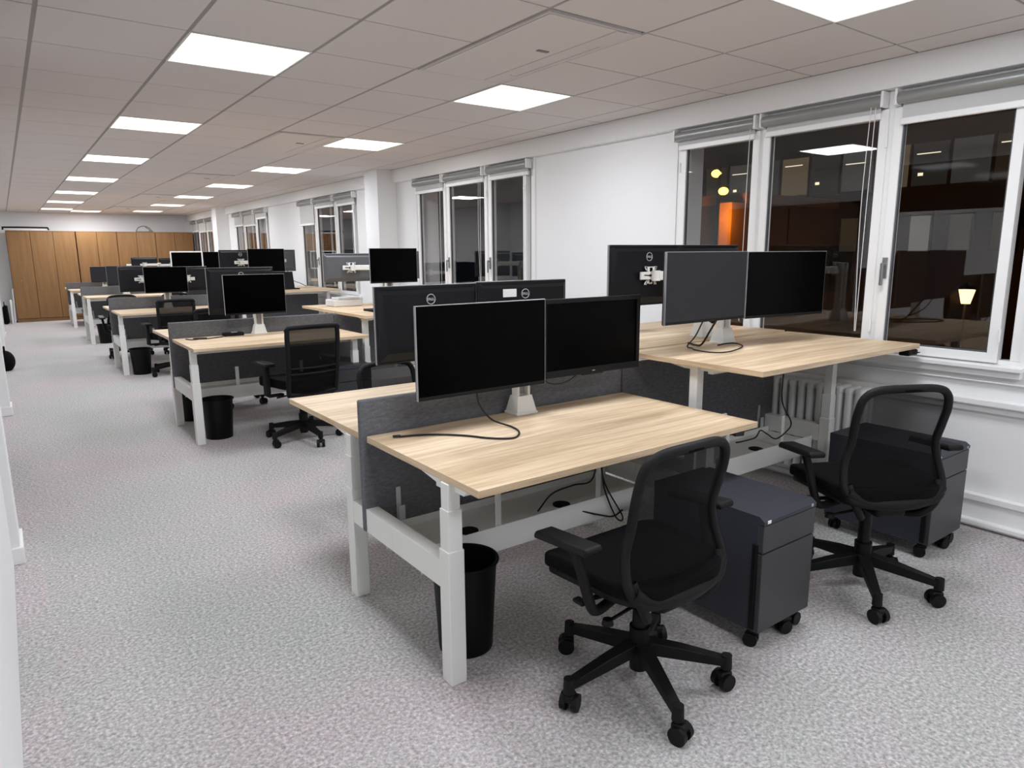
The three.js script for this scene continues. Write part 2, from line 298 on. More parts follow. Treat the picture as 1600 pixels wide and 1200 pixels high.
// ---------------------------------------------------------------- desks
// Row k (1 = nearest): floor shift, heights of the aisle pair and the window pair, their tops' edges relative to the divider
const rows = [
  { d: -2.55, legF: -1.9, legR: -2.70, hA: 0.765, hAr: 0.765, hB: 0.98, hBr: 0.985, f: 0.85, name: 'fifth' },
  { d: -6.5, legF: -5.78, legR: -6.58, hA: 0.785, hAr: 0.785, hB: 0.945, hBr: 0.945, f: 0.85, name: 'fourth' },
  { d: -10.6, legF: -9.85, legR: -10.65, hA: 0.785, hAr: 0.785, hB: 0.985, hBr: 0.985, f: 0.85, name: 'third' },
  { d: -14.6, legF: -13.75, legR: -14.55, hA: 0.80, hAr: 0.80, hB: 0.96, hBr: 0.96, f: 0.85, name: 'second' },
  { d: -18.0, legF: -17.2, legR: -18.08, hA: 0.79, hAr: 0.79, hB: 0.93, hBr: 0.93, f: 0.85, name: 'first' },
];
const AX = [1.113, 2.565], BX = [2.595, 4.065];
function desk(label, [x0, x1], z0, z1, h, legX, legZ, beamTo, wide) {
  // z0 < z1; origin on the floor under the middle of the top
  const cx = (x0 + x1) / 2, cz = (z0 + z1) / 2, w = x1 - x0, d = z1 - z0, lz = legZ - cz;
  const o = thing('desk', label, 'desk', [cx, 0, cz], 0);
  part('tabletop', planar(rb(w, 0.026, d, 0, h - 0.013, 0, 0.002), 3.2, 1.8, rr(0.3, 0.7), rr(0.3, 0.7)), M.wood, o);
  for (const lx of legX.map((x) => x - cx)) {
    const leg = part('leg', [rb(0.064, 0.5, 0.064, lx, 0.25, lz, 0.004)], M.white, o);
    part('leg_stage', rb(0.056, 0.2, 0.056, lx, 0.545, lz, 0.003), M.white, leg); part('leg_stage', rb(0.048, h - 0.627, 0.048, lx, 0.6 + (h - 0.627) / 2, lz, 0.003), M.white, leg);
    part('support_bracket', extrude([[-d / 2 + 0.05, h - 0.0265], [d / 2 - 0.05, h - 0.0265], [d / 2 - 0.08, h - 0.031], [Math.min(lz + 0.2, d / 2 - 0.1), h - 0.038], [Math.min(lz + 0.08, d / 2 - 0.11), h - 0.056], [Math.max(lz - 0.08, -d / 2 + 0.11), h - 0.056], [Math.max(lz - 0.2, -d / 2 + 0.1), h - 0.038], [-d / 2 + 0.08, h - 0.031]], 0.036, 0.001).rotateY(-Math.PI / 2).translate(lx + (lx < 0 ? 0.02 : -0.02), 0, 0), M.white, o);
    part('foot_plate', rb(0.06, 0.012, 0.06, lx, 0.006, lz, 0.002), M.white, o);
  }
  part('rail', [rb(legX[1] - legX[0], 0.035, 0.03, (legX[0] + legX[1]) / 2 - cx, h - 0.05, lz + (lz > 0 ? -0.08 : 0.08), 0.003)], M.white, o);
  if (beamTo !== null) for (const lx of legX.map((x) => x - cx)) {
    const za = Math.min(legZ, beamTo) - cz + (legZ < beamTo ? 0.032 : 0.0006), zb = Math.max(legZ, beamTo) - cz - (legZ < beamTo ? 0.0006 : 0.032);
    part('side_beam', rbx(lx - 0.028, lx + 0.028, 0.352, 0.452, za, zb, 0.0008), M.white, o);
  }
  return o;
}
function divider(label, [x0, x1], z, y0 = 0.35, y1 = 0.912) {
  const o = thing('desk_divider', label, 'desk divider', [(x0 + x1) / 2, 0, z]), w = x1 - x0;
  part('felt_panel', planar(rb(w, y1 - y0, 0.032, 0, (y0 + y1) / 2, 0, 0.009), 0.8, 0.8, rnd(), rnd()), M.felt, o);
  for (const s of [-1, 1]) {
    part('clip', [rb(0.022, 0.16, 0.006, s * (w / 2 - 0.155), 0.44, 0.0195, 0.003), rb(0.022, 0.02, 0.04, s * (w / 2 - 0.155), 0.352, 0.03, 0.003), rb(0.03, 0.1, 0.008, s * (w / 2 - 0.155), 0.395, 0.047, 0.003)], M.clip, o);
    part('clip', [rb(0.022, 0.16, 0.006, s * (w / 2 - 0.155), 0.44, -0.0195, 0.003), rb(0.022, 0.02, 0.04, s * (w / 2 - 0.155), 0.352, -0.03, 0.003)], M.clip, o);
  }
  return o;
}
function cableTray(label, x0, x1, zc) {
  const o = thing('cable_tray', label, 'cable tray', [(x0 + x1) / 2, 0, zc]), w = x1 - x0;
  part('channel', [rb(w, 0.006, 0.3, 0, 0.345, 0, 0.002), rb(w, 0.11, 0.006, 0, 0.325, 0.15, 0.002), rb(w, 0.11, 0.006, 0, 0.325, -0.15, 0.002)], M.white, o);
  for (const s of [-0.28, 0.12]) { const g = cyl(0.04, 0.04, 0.008, s * w, 0.35, 0.06, 24); g.scale(1, 1, 1); part('cable_port', g, M.blackRough, o); }
  for (const s of [-0.2, 0.25]) part('hanger', rb(0.03, 0.2, 0.004, s * w, 0.44, 0.13, 0.002), M.white, o);
  return o;
}
rows.forEach((r, i) => {
  const rn = `${r.name} desk row from wardrobes`;
  const zf = r.d + r.f, zr = r.d - r.f + 0.0;
  const zfa = i === 0 ? -1.7 : zf;
  const A1 = desk(`oak top desk, aisle side, front half, ${rn}`, AX, r.d + 0.03, zfa, r.hA, [AX[0] + 0.0, AX[1] - 0.09].map((x, k) => (k ? x : 1.13)), r.legF, (r.legF + r.legR) / 2, true);
  desk(`oak top desk, aisle side, rear half, ${rn}`, AX, zr - 0.06, r.d - 0.04, r.hAr, [1.13, AX[1] - 0.09], r.legR, (r.legF + r.legR) / 2);
  const bl = i === 0 ? -2.13 : r.legF - 0.2;
  desk(`raised oak top desk, window side, front half, ${rn}`, BX, r.d + 0.03, i === 0 ? -1.71 : zf - 0.12, r.hB, [2.68, 3.925], bl, (bl + r.d - 0.42) / 2, true);
  desk(`raised oak top desk, window side, rear half, ${rn}`, BX, zr - 0.06, r.d + 0.012, r.hBr, [2.68, 3.925], r.d - 0.42, (bl + r.d - 0.42) / 2);
  const dy = [0.912, 0.925, 0.94, 0.95, 0.93][i];
  divider(`grey felt desk divider, aisle side, ${rn}`, [1.095, 2.575], r.d, 0.35, dy);
  divider(`grey felt divider under raised tops, window side, ${rn}`, [2.585, 3.974], r.d, 0.35, Math.min(dy, r.hB - 0.03));
  cableTray(`white metal cable tray under the ${rn}, aisle side`, 1.17, 2.435, r.d + 0.2);
  cableTray(`white metal cable tray under the ${rn}, window side`, 2.73, 3.89, r.d + 0.2);
});

// ---------------------------------------------------------------- monitors and arms
const font = await new FontLoader().loadAsync('fonts/droid/droid_sans_bold.typeface.json');
const logoGeo = (() => {                                             // ring with the maker's four letters, the E on its corner
  const R = 0.024, out = []; const ring = new THREE.TorusGeometry(R, 0.0022, 8, 40); out.push(ring);
  const letter = (ch, x, rot) => { const g = new TextGeometry(ch, { font, size: 0.0135, depth: 0.0015, curveSegments: 4, bevelEnabled: false }); g.computeBoundingBox(); const b = g.boundingBox; g.translate(-(b.min.x + b.max.x) / 2, -(b.min.y + b.max.y) / 2, 0); g.rotateZ(rot); g.translate(x, 0, 0); out.push(g); };
  letter('D', -0.0145, 0); letter('E', -0.003, 0.7); letter('L', 0.0075, 0); letter('L', 0.016, 0);
  return merge(out);
})();
function monitor(label, w, h, [x, y, z], turn, o2 = {}) {             // origin at the middle of the bottom edge, screen towards +z
  const o = thing('monitor', label, 'monitor', [x, y, z], turn);
  const shell = o2.grey ? M.shellGrey : M.shell;
  part('housing', [rb(w, h, 0.022, 0, h / 2, -0.004, 0.005), hull([[-w * 0.49, 0.01, -0.014], [w * 0.49, 0.01, -0.014], [-w * 0.49, h - 0.012, -0.014], [w * 0.49, h - 0.012, -0.014], [-w * 0.42, 0.14 * h, -0.035], [w * 0.42, 0.14 * h, -0.035], [-w * 0.45, h - 0.036, -0.035], [w * 0.45, h - 0.036, -0.035]])], shell, o);
  if (o2.thick) {
    const s = new THREE.Shape([[-w / 2, 0], [w / 2, 0], [w / 2, h], [-w / 2, h]].map((p) => new THREE.Vector2(...p)));
    const b = 0.016, c = 0.026; s.holes.push(new THREE.Path([[-w / 2 + b, c], [-w / 2 + b, h - b], [w / 2 - b, h - b], [w / 2 - b, c]].map((p) => new THREE.Vector2(...p))));
    const g = new THREE.ExtrudeGeometry(s, { depth: 0.008, bevelEnabled: true, bevelSize: 0.002, bevelThickness: 0.002, bevelSegments: 2 }); g.translate(0, 0, 0.008);
    part('bezel', g, o2.whiteBezel ? M.white : M.black, o);
    part('screen', bx(-w / 2 + b, w / 2 - b, c, h - b, 0.006, 0.0105), o2.screen || M.screen, o);
    if (!o2.whiteBezel) { part('chin_lip', rb(0.13, 0.012, 0.014, 0, -0.003, 0.008, 0.005), M.black, o); part('maker_mark', rb(0.016, 0.0035, 0.001, 0, 0.011, 0.0187, 0.0004), M.logo, o); }
  } else {
    part('edge_trim', [rb(w + 0.003, 0.003, 0.014, 0, h, 0.001, 0.001), rb(0.003, h, 0.014, -w / 2, h / 2, 0.001, 0.001), rb(0.003, h, 0.014, w / 2, h / 2, 0.001, 0.001)], M.silver, o);
    part('screen', rb(w - 0.003, h - 0.003, 0.004, 0, h / 2, 0.0075, 0.001), o2.screen || M.screen, o);
    part('chin', rb(w - 0.004, 0.014, 0.003, 0, 0.008, 0.009, 0.001), M.black, o);
  }
  part('vent_strip', rb(w * 0.9, 0.008, 0.012, 0, h - 0.016, -0.014, 0.002), M.black, o);
  if (!o2.plain) { const l = part('logo', logoGeo, M.logo, o); l.rotation.y = Math.PI; l.position.set(o2.logoX || 0, h - 0.068, -0.0358); }
  if (o2.sticker) part('sticker', rb(0.085, 0.042, 0.001, o2.sticker, h - 0.062, -0.0358, 0.0003), M.paper, o);
  return o;
}
const hornShape = (s) => { const p = []; for (let k = 0; k <= 8; k++) { const a = Math.PI * k / 8; p.push([-0.05 * Math.cos(a), s * (0.052 - 0.03 * Math.sin(a))]); } for (let k = 8; k >= 0; k--) { const a = Math.PI * k / 8; p.push([-0.034 * Math.cos(a), s * (0.052 - 0.044 * Math.sin(a))]); } return p; };
function monitorArm(label, [x, y, z], poleH, mons, back) {             // mons: [xm, ym, zm, yaw] at the middle of each housing's back
  const o = thing('monitor_mount', label, 'monitor mount', [x, y, z]);
  part('base', [rb(0.12, 0.012, 0.1, 0, 0.006, 0, 0.003), hull([[-0.055, 0.012, -0.045], [0.055, 0.012, -0.045], [0.055, 0.012, 0.045], [-0.055, 0.012, 0.045], [-0.04, 0.085, -0.03], [0.04, 0.085, -0.03], [0.04, 0.085, 0.03], [-0.04, 0.085, 0.03]])], M.white, o);
  part('pole', [rb(0.07, poleH - 0.08, 0.02, 0, 0.08 + (poleH - 0.08) / 2, -0.016, 0.004), rb(0.014, poleH - 0.08, 0.045, -0.03, 0.08 + (poleH - 0.08) / 2, 0, 0.004), rb(0.014, poleH - 0.08, 0.045, 0.03, 0.08 + (poleH - 0.08) / 2, 0, 0.004)], M.white, o);
  part('pole_groove', rb(0.04, poleH - 0.1, 0.004, 0, 0.09 + (poleH - 0.1) / 2, -0.003, 0.001), std(0x9a9b98, 0.5), o);
  for (const [xm, ym, zm, yaw] of mons) {
    const e = [xm - x, ym - y, zm - z], n = [-Math.sin(yaw), 0, -Math.cos(yaw)];
    const k = [e[0] + n[0] * 0.05, e[1], e[2] + n[2] * 0.05];
    part('arm', [bar([0, e[1], 0], k, 0.026, 0.052, 0.006), cyl(0.026, 0.026, 0.06, k[0], e[1], k[2], 20), cyl(0.03, 0.03, 0.062, 0, e[1], 0, 20)], M.white, o);
    const b = part('bracket', [rb(0.2, 0.046, 0.014, 0, 0, -0.018, 0.004), extrude(hornShape(1), 0.008).translate(0, 0, -0.006), extrude(hornShape(-1), 0.008).translate(0, 0, -0.006), rb(0.03, 0.1, 0.008, 0, 0, -0.006, 0.003), rb(0.036, 0.036, 0.045, 0, 0, -0.034, 0.006)], M.white, o);
    b.position.set(...e); b.rotation.y = yaw; const lv = part('lever', [rb(0.11, 0.006, 0.004, 0.02, 0, -0.027, 0.002), rb(0.02, 0.014, 0.006, 0.02, 0, -0.028, 0.003)], M.blackRough, b); lv.rotation.z = 0.05;
  }
  return o;
}
const PI = Math.PI;
// place a monitor, return the mount point for its arm
function mon(label, xc, yb, z, w, h, turn, o) { monitor(label, w, h, [xc, yb, z], turn, o); return [xc - Math.sin(turn) * 0.0425, yb + h * 0.5, z - Math.cos(turn) * 0.0425, turn]; }
const rowWord = (i) => `${rows[i].name} desk row from the wardrobes`;
{ // nearest row, aisle side, facing the camera
  const a = mon('large black monitor with thin silver edge, black cable curling below it on the oak desk', 1.545, 0.93, -2.3, 0.625, 0.366, 0);
  const b = mon('black monitor with wide bezel beside the thin edged one on the oak desk', 2.155, 0.945, -2.32, 0.58, 0.345, -0.03, { thick: true, plain: true });
  monitorArm('white twin monitor arm standing at the front oak desk by the grey divider', [1.86, 0.765, -2.47], 0.46, [a, b]);
  const c = mon('black monitor seen from behind, ring logo and no sticker, beside the one with a sticker', 1.68, 0.97, -3.0, 0.585, 0.37, PI + 0.05);
  const d = mon('black monitor seen from behind with a white sticker beside its ring logo', 2.26, 0.98, -2.99, 0.575, 0.365, PI - 0.06, { sticker: 0.1, logoX: -0.0 });
  monitorArm('white twin monitor arm behind the divider, carrying the two monitors with ring logos', [1.97, 0.765, -2.74], 0.44, [c, d]);
}
{ // nearest row, window side
  const a = mon('dark grey monitor on the raised desk, black cable looping below it', 2.815, 1.145, -2.2, 0.615, 0.345, 0, { screen: M.screenGrey });
  const b = mon('black monitor on the raised desk in front of the window glass', 3.43, 1.14, -2.155, 0.605, 0.348, -0.14, { screen: M.screen });
  monitorArm('white twin monitor arm on the raised desk by the window radiator', [3.26, 0.98, -2.42], 0.42, [a, b]);
  const c = mon('black monitor seen from behind on the raised desk, white bracket and ring logo in view', 3.12, 1.175, -2.9, 0.605, 0.357, PI, { logoX: 0 });
  const d = mon('black monitor seen from behind at the raised desk, half hidden, white label on top edge', 3.7, 1.175, -2.89, 0.55, 0.357, PI - 0.05, { sticker: 0.2 });
  monitorArm('white twin monitor arm at the far side raised desk next to the window wall', [3.38, 0.985, -2.66], 0.42, [c, d]);
}
{ // second row
  const a = mon('single black monitor on a white stand, fourth desk row from the wardrobes, aisle side', 1.79, 0.975, -6.3, 0.53, 0.348, 0);
  monitorArm('white monitor arm with one black screen, fourth desk row from the wardrobes, aisle side', [1.84, 0.785, -6.43], 0.42, [a]);
  const c = mon('dark monitor seen from behind with ring logo, fourth desk row from the wardrobes, aisle side', 1.84, 0.94, -6.92, 0.62, 0.435, PI);
  monitorArm('white monitor arm behind the grey felt divider, fourth desk row, aisle side', [1.9, 0.785, -6.66], 0.42, [c]);
  const e = mon('black monitor above white desk tray, fourth desk row from the wardrobes, window side', 3.06, 1.217, -6.1, 0.5, 0.328, 0, { plain: true });
  monitorArm('white monitor arm with one black screen, fourth desk row, window side', [3.1, 0.945, -6.3], 0.42, [e]);
  const f = mon('light grey backed monitor with white bracket, fourth desk row, window side', 2.955, 1.21, -6.92, 0.57, 0.29, PI, { grey: true, plain: true });
  const g = mon('light grey backed monitor peeking out behind the black one, fourth desk row, window side', 3.53, 1.22, -6.92, 0.5, 0.3, PI, { grey: true, plain: true });
  monitorArm('white twin monitor arm with light grey monitors, fourth desk row, window side', [3.25, 0.945, -6.72], 0.4, [f, g]);
}
{ // third row
  const a = mon('black monitor on pale stand, third desk row from the wardrobes, aisle side', 1.77, 1.0, -10.3, 0.53, 0.345, 0, { plain: true });
  monitorArm('white monitor arm with one black screen, third desk row, aisle side', [1.79, 0.785, -10.44], 0.42, [a]);
  const c = mon('black monitor seen from behind with white bracket, third desk row, aisle side', 1.57, 1.0, -10.92, 0.57, 0.345, PI, { plain: true });
  const d = mon('black monitor seen from behind, partly covered, third desk row, beside the middle of the row', 2.15, 0.99, -10.92, 0.56, 0.345, PI, { plain: true });
  monitorArm('white twin monitor arm behind the divider of the third desk row, aisle side', [1.86, 0.785, -10.74], 0.42, [c, d]);
  const e = mon('black monitor on the raised desk, third desk row from the wardrobes, window side', 3.11, 1.25, -10.25, 0.52, 0.33, 0, { plain: true });
  monitorArm('white monitor arm with one black screen, third desk row, window side', [3.15, 0.985, -10.42], 0.42, [e]);
  const f = mon('dark monitor seen from behind with ring logo and white bracket, third desk row, window side', 2.92, 1.2, -10.92, 0.6, 0.37, PI);
  const g = mon('light grey backed monitor next to the white wall, third desk row, window side', 3.5, 1.24, -10.92, 0.52, 0.33, PI, { grey: true, plain: true });
  monitorArm('white twin monitor arm at the far raised desk, third desk row, window side', [3.2, 0.985, -10.74], 0.42, [f, g]);
}
{ // fourth row
  const a = mon('dark grey monitor with label on top, second desk row from the wardrobes, aisle side', 1.76, 0.98, -14.2, 0.54, 0.34, 0, { plain: true, screen: M.screenGrey });
  monitorArm('white monitor arm, second desk row from the wardrobes, aisle side', [1.8, 0.8, -14.42], 0.4, [a]);
  const e = mon('white framed screen on the raised desk, second desk row from the wardrobes', 2.83, 1.2, -14.2, 0.56, 0.37, 0, { thick: true, whiteBezel: true, plain: true });
  const f = mon('plain black screen beside the white framed one, second desk row from the wardrobes', 3.38, 1.22, -14.2, 0.52, 0.34, 0, { plain: true });
  monitorArm('white twin monitor arm, second desk row from the wardrobes, window side', [3.1, 0.96, -14.42], 0.42, [e, f]);
}
{ // far row
  const a = mon('dark monitor closest to the wardrobe doors, aisle side of the first desk row', 1.82, 0.93, -17.7, 0.54, 0.34, 0, { plain: true, screen: M.screenGrey });
  monitorArm('white monitor arm, first desk row from the wardrobes, aisle side', [1.82, 0.79, -17.88], 0.4, [a]);
  const e = mon('black monitor seen from behind against the wardrobes, grey bracket in view', 2.72, 1.12, -18.3, 0.55, 0.34, PI, { plain: true });
  const f = mon('dark monitor seen from behind against the last wardrobe, no bracket in view', 3.3, 1.11, -18.3, 0.54, 0.33, PI, { plain: true });
  monitorArm('white twin monitor arm, first desk row from the wardrobes, window side', [3.0, 0.93, -18.1], 0.4, [e, f]);
}

// ---------------------------------------------------------------- chairs
function casterBase(o, hubTop, hubY, legR, turn) {
  part('gas_column', [cyl(0.026, 0.026, hubTop - 0.06, 0, (hubTop + 0.06) / 2, 0, 20), cyl(0.032, 0.036, 0.16, 0, 0.14, 0, 20)], M.black, o);
  for (let k = 0; k < 5; k++) {
    const a = turn + k * 2 * PI / 5, c = Math.cos(a), s = Math.sin(a);
    const P = (r, y, t) => [c * r - s * t, y, s * r + c * t];
    part('base_leg', [hull([P(0.02, hubY, 0.026), P(0.02, hubY, -0.026), P(0.02, hubY - 0.05, 0.02), P(0.02, hubY - 0.05, -0.02), P(legR, 0.112, 0.016), P(legR, 0.112, -0.016), P(legR, 0.082, 0.013), P(legR, 0.082, -0.013), P(legR * 0.5, hubY * 0.6 + 0.046, 0.019), P(legR * 0.5, hubY * 0.6 + 0.046, -0.019)]), cyl(0.02, 0.018, 0.05, c * legR, 0.096, s * legR, 16)], M.blackRough, o);
    const ca = part('caster', [cyl(0.008, 0.008, 0.06, 0, 0.066, 0, 10), rb(0.036, 0.03, 0.05, 0, 0.05, -0.008, 0.01)], M.blackRough, o);
    ca.position.set(c * legR, 0, s * legR); ca.rotation.y = k * 1.9 + turn * 2;
    for (const q of [-1, 1]) { const w = cyl(0.03, 0.03, 0.02, 0, 0, 0, 24); w.rotateZ(PI / 2); w.translate(q * 0.02, 0.03, -0.012); part('wheel', w, M.black, ca); }
  }
  part('hub', [cyl(0.04, 0.034, 0.06, 0, hubY - 0.025, 0, 20)], M.blackRough, o);
}
function seatGeo(w, d, y, t, front = 0.03) {
  const s = new THREE.Shape(); const W = w / 2, D = d / 2, r = 0.12;
  s.moveTo(-W + r, -D); s.lineTo(W - r, -D); s.quadraticCurveTo(W, -D, W, -D + r); s.lineTo(W * 0.92, D - r); s.quadraticCurveTo(W * 0.88, D, W * 0.88 - r, D); s.lineTo(-W * 0.88 + r, D); s.quadraticCurveTo(-W * 0.88, D, -W * 0.92, D - r); s.lineTo(-W, -D + r); s.quadraticCurveTo(-W, -D, -W + r, -D);
  const g = new THREE.ExtrudeGeometry(s, { depth: t - 0.03, bevelEnabled: true, bevelSize: 0.018, bevelThickness: 0.015, bevelSegments: 4, curveSegments: 10 });
  g.rotateX(PI / 2); g.translate(0, y, 0); const p = g.attributes.position;
  for (let i = 0; i < p.count; i++) { const z = p.getZ(i), x = p.getX(i); let dy = 0; if (z < -D * 0.4) dy -= front * ((-D * 0.4 - z) / (D * 0.6)) ** 2; dy += 0.015 * (x / W) ** 2; p.setY(i, p.getY(i) + dy); }
  g.computeVertexNormals(); return g;
}
// hoop-backed mesh chair, faces -z
function hoopChair(label, pos, turn, lift = 0) {
  const o = thing('office_chair', label, 'chair', pos, turn);
  casterBase(o, 0.36 + lift, 0.17, 0.30, 0.72); const fixed = o.children.length;
  part('tilt_mechanism', [rb(0.14, 0.06, 0.26, 0, 0.375, 0.03, 0.02), rb(0.3, 0.03, 0.05, 0, 0.385, 0.02, 0.01)], M.blackRough, o);
  part('seat', seatGeo(0.49, 0.45, 0.465, 0.055), M.blackSoft, o).position.z = -0.035;
  part('seat_shell', seatGeo(0.46, 0.42, 0.415, 0.035), M.blackRough, o).position.z = -0.045;
  // half outline of the back: x, y, z
  const half = [[0, 0.41, 0.2], [0.11, 0.418, 0.192], [0.19, 0.436, 0.178], [0.222, 0.49, 0.152], [0.211, 0.58, 0.125], [0.192, 0.66, 0.128], [0.196, 0.74, 0.146], [0.198, 0.81, 0.164], [0.183, 0.868, 0.176], [0.13, 0.898, 0.186], [0, 0.905, 0.196]];
  const loop = [...half.map((p) => [...p]), ...half.slice(1, -1).reverse().map((p) => [-p[0], p[1], p[2]])];
  part('back_frame', tube(loop, 0.0165, true, 120, 10), M.blackRough, o);
  const hc = new THREE.CatmullRomCurve3(half.map(V)), N = 24, K = 14, pts = [], idx = [];
  for (let j = 0; j <= N; j++) { const q = hc.getPoint(j / N); for (let k = 0; k <= K; k++) { const u = (k / K) * 2 - 1; pts.push(u * q.x, q.y + (j === 0 ? 0 : 0), q.z + 0.025 * (1 - u * u) * Math.min(1, q.x / 0.1)); } }
  for (let j = 0; j < N; j++) for (let k = 0; k < K; k++) { const a = j * (K + 1) + k; idx.push(a, a + 1, a + K + 1, a + 1, a + K + 2, a + K + 1); }
  const mg = new THREE.BufferGeometry(); mg.setAttribute('position', new THREE.Float32BufferAttribute(pts, 3)); mg.setIndex(idx); mg.computeVertexNormals();
  part('back_mesh', mg, M.mesh, o);
  // broad lower band and the two stays that carry the back
  const band = [], K2 = 20; for (let k = 0; k <= K2; k++) { const u = (k / K2) * 2 - 1, xx = 0.212 * u; band.push([xx, 0.423 + 0.05 * u * u * u * u, 0.198 - 0.035 * u * u]); }
  const bg = tube(band, 0.024, false, 40, 8); part('lower_band', bg, M.blackRough, o);
  for (const s of [-1, 1]) part('back_stay', tube([[s * 0.05, 0.375, 0.02], [s * 0.1, 0.345, 0.09], [s * 0.14, 0.36, 0.155], [s * 0.185, 0.425, 0.175], [s * 0.205, 0.5, 0.15]], 0.017, false, 24, 8), M.blackRough, o);
  for (const s of [-1, 1]) {
    const a = part('armrest', [tube([[s * 0.16, 0.385, 0.03], [s * 0.25, 0.375, 0.04], [s * 0.285, 0.43, 0.045], [s * 0.3, 0.53, 0.02], [s * 0.315, 0.615, -0.005]], 0.017, false, 24, 8)], M.blackRough, o);
    const pad = new RoundedBoxGeometry(0.085, 0.026, 0.25, 6, 0.012), pp = pad.attributes.position; for (let i = 0; i < pp.count; i++) { const z = pp.getZ(i), x = pp.getX(i); pp.setY(i, pp.getY(i) - 0.3 * z * z - 2 * x * x - 2 * Math.max(0, -z - 0.02) ** 2); pp.setX(i, x * (1 - 0.9 * Math.max(0, z) - 1.2 * Math.max(0, -z - 0.05))); } pad.computeVertexNormals(); pad.translate(s * 0.318, 0.622, -0.02);
    part('arm_pad', pad, M.black, a);
  }
  part('lever', [bar([-0.14, 0.385, 0.0], [-0.26, 0.385, -0.02], 0.014, 0.014), rb(0.03, 0.014, 0.05, -0.26, 0.385, -0.02, 0.006)], M.blackRough, o);
  part('tension_knob', [bar([-0.1, 0.35, 0.06], [-0.21, 0.335, 0.06], 0.01, 0.01), cyl(0.02, 0.016, 0.018, -0.215, 0.335, 0.06, 14)], M.blackRough, o);
  for (const c of o.children.slice(fixed)) c.position.y += lift;
  return o;
}
// square-backed task chair, faces -z
function taskChair(label, pos, turn) {
  const o = thing('task_chair', label, 'chair', pos, turn);
  casterBase(o, 0.4, 0.16, 0.30, 0.35);
  part('tilt_mechanism', rb(0.16, 0.07, 0.24, 0, 0.405, 0.02, 0.02), M.blackRough, o);
  part('seat', seatGeo(0.49, 0.47, 0.51, 0.075), M.blackSoft, o).position.z = -0.04;
  const B = (x, y) => [x, y, 0.2 + 0.1 * (y - 0.5) + 0.02 * Math.sin((y - 0.4) * 5)];
  const W = 0.205, y0 = 0.42, y1 = 0.945, r = 0.03;
  const lp = [B(-W + 0.03, y0), B(W - 0.03, y0), B(W - 0.004, y0 + r), B(W, 0.6), B(W + 0.005, 0.78), B(W + 0.004, y1 - r), B(W - 0.02, y1), B(-W + 0.02, y1), B(-W - 0.004, y1 - r), B(-W - 0.005, 0.78), B(-W, 0.6), B(-W + 0.004, y0 + r)];
  part('back_frame', tube(lp, 0.019, true, 120, 8), M.blackRough, o);
  const pts = [], idx = [], N = 14, K = 10; for (let j = 0; j <= N; j++) for (let k = 0; k <= K; k++) { const u = (k / K) * 2 - 1, q = B(u * W, y0 + (y1 - y0) * j / N); pts.push(q[0], q[1], q[2] + 0.02 * (1 - u * u)); }
  for (let j = 0; j < N; j++) for (let k = 0; k < K; k++) { const a = j * (K + 1) + k; idx.push(a, a + 1, a + K + 1, a + 1, a + K + 2, a + K + 1); }
  const mg = new THREE.BufferGeometry(); mg.setAttribute('position', new THREE.Float32BufferAttribute(pts, 3)); mg.setIndex(idx); mg.computeVertexNormals();
  part('back_mesh', mg, M.meshDense, o);
  for (const y of [0.585, 0.63]) part('lumbar_bar', tube([B(-W, y), [0, y, B(0, y)[2] + 0.035], B(W, y)], 0.008, false, 20, 8), M.black, o);
  part('back_stay', tube([[0, 0.39, 0.08], [0, 0.37, 0.18], [0, 0.42, B(0, 0.42)[2]]], 0.022, false, 16, 8), M.blackRough, o);
  for (const s of [-1, 1]) {
    const a = part('armrest', [bar([s * 0.16, 0.4, 0.0], [s * 0.28, 0.4, 0.0], 0.05, 0.02), rb(0.04, 0.24, 0.06, s * 0.285, 0.52, 0.0, 0.012)], M.blackRough, o);
    part('arm_pad', rb(0.085, 0.03, 0.23, s * 0.285, 0.655, -0.02, 0.013), M.black, a);
  }
  part('lever', [bar([-0.1, 0.4, 0.06], [-0.24, 0.39, 0.06], 0.012, 0.012)], M.blackRough, o);
  return o;
}
const hc1 = hoopChair('black mesh swivel chair with hoop back at the oak desk with the curled cable', [1.64, 0, -1.5], 0);
hoopChair('black mesh swivel chair with curved hoop back beside the raised desk and the window wall', [2.95, 0, -1.39], -0.49, 0.045);
hoopChair('black hoop back chair behind the two monitors with ring logos, mostly hidden', [1.89, 0, -3.72], PI + 0.1, -0.085);
const tc1 = taskChair('black square back mesh task chair at the fourth desk row from the wardrobes', [1.85, 0, -5.42], 0.12);
dup(tc1, 'black square back mesh task chair at the third desk row from the wardrobes', [1.66, 0, -9.58], 0.1);
dup(tc1, 'black task chair tucked under the far side of the fourth desk row', [1.78, 0, -7.24], PI + 0.2);
dup(hc1, 'black chair whose back shows above the divider of the third desk row, aisle end', [1.42, 0, -11.75], PI);
dup(hc1, 'black chair back above the divider of the third desk row, middle of row', [2.16, 0, -11.75], PI);

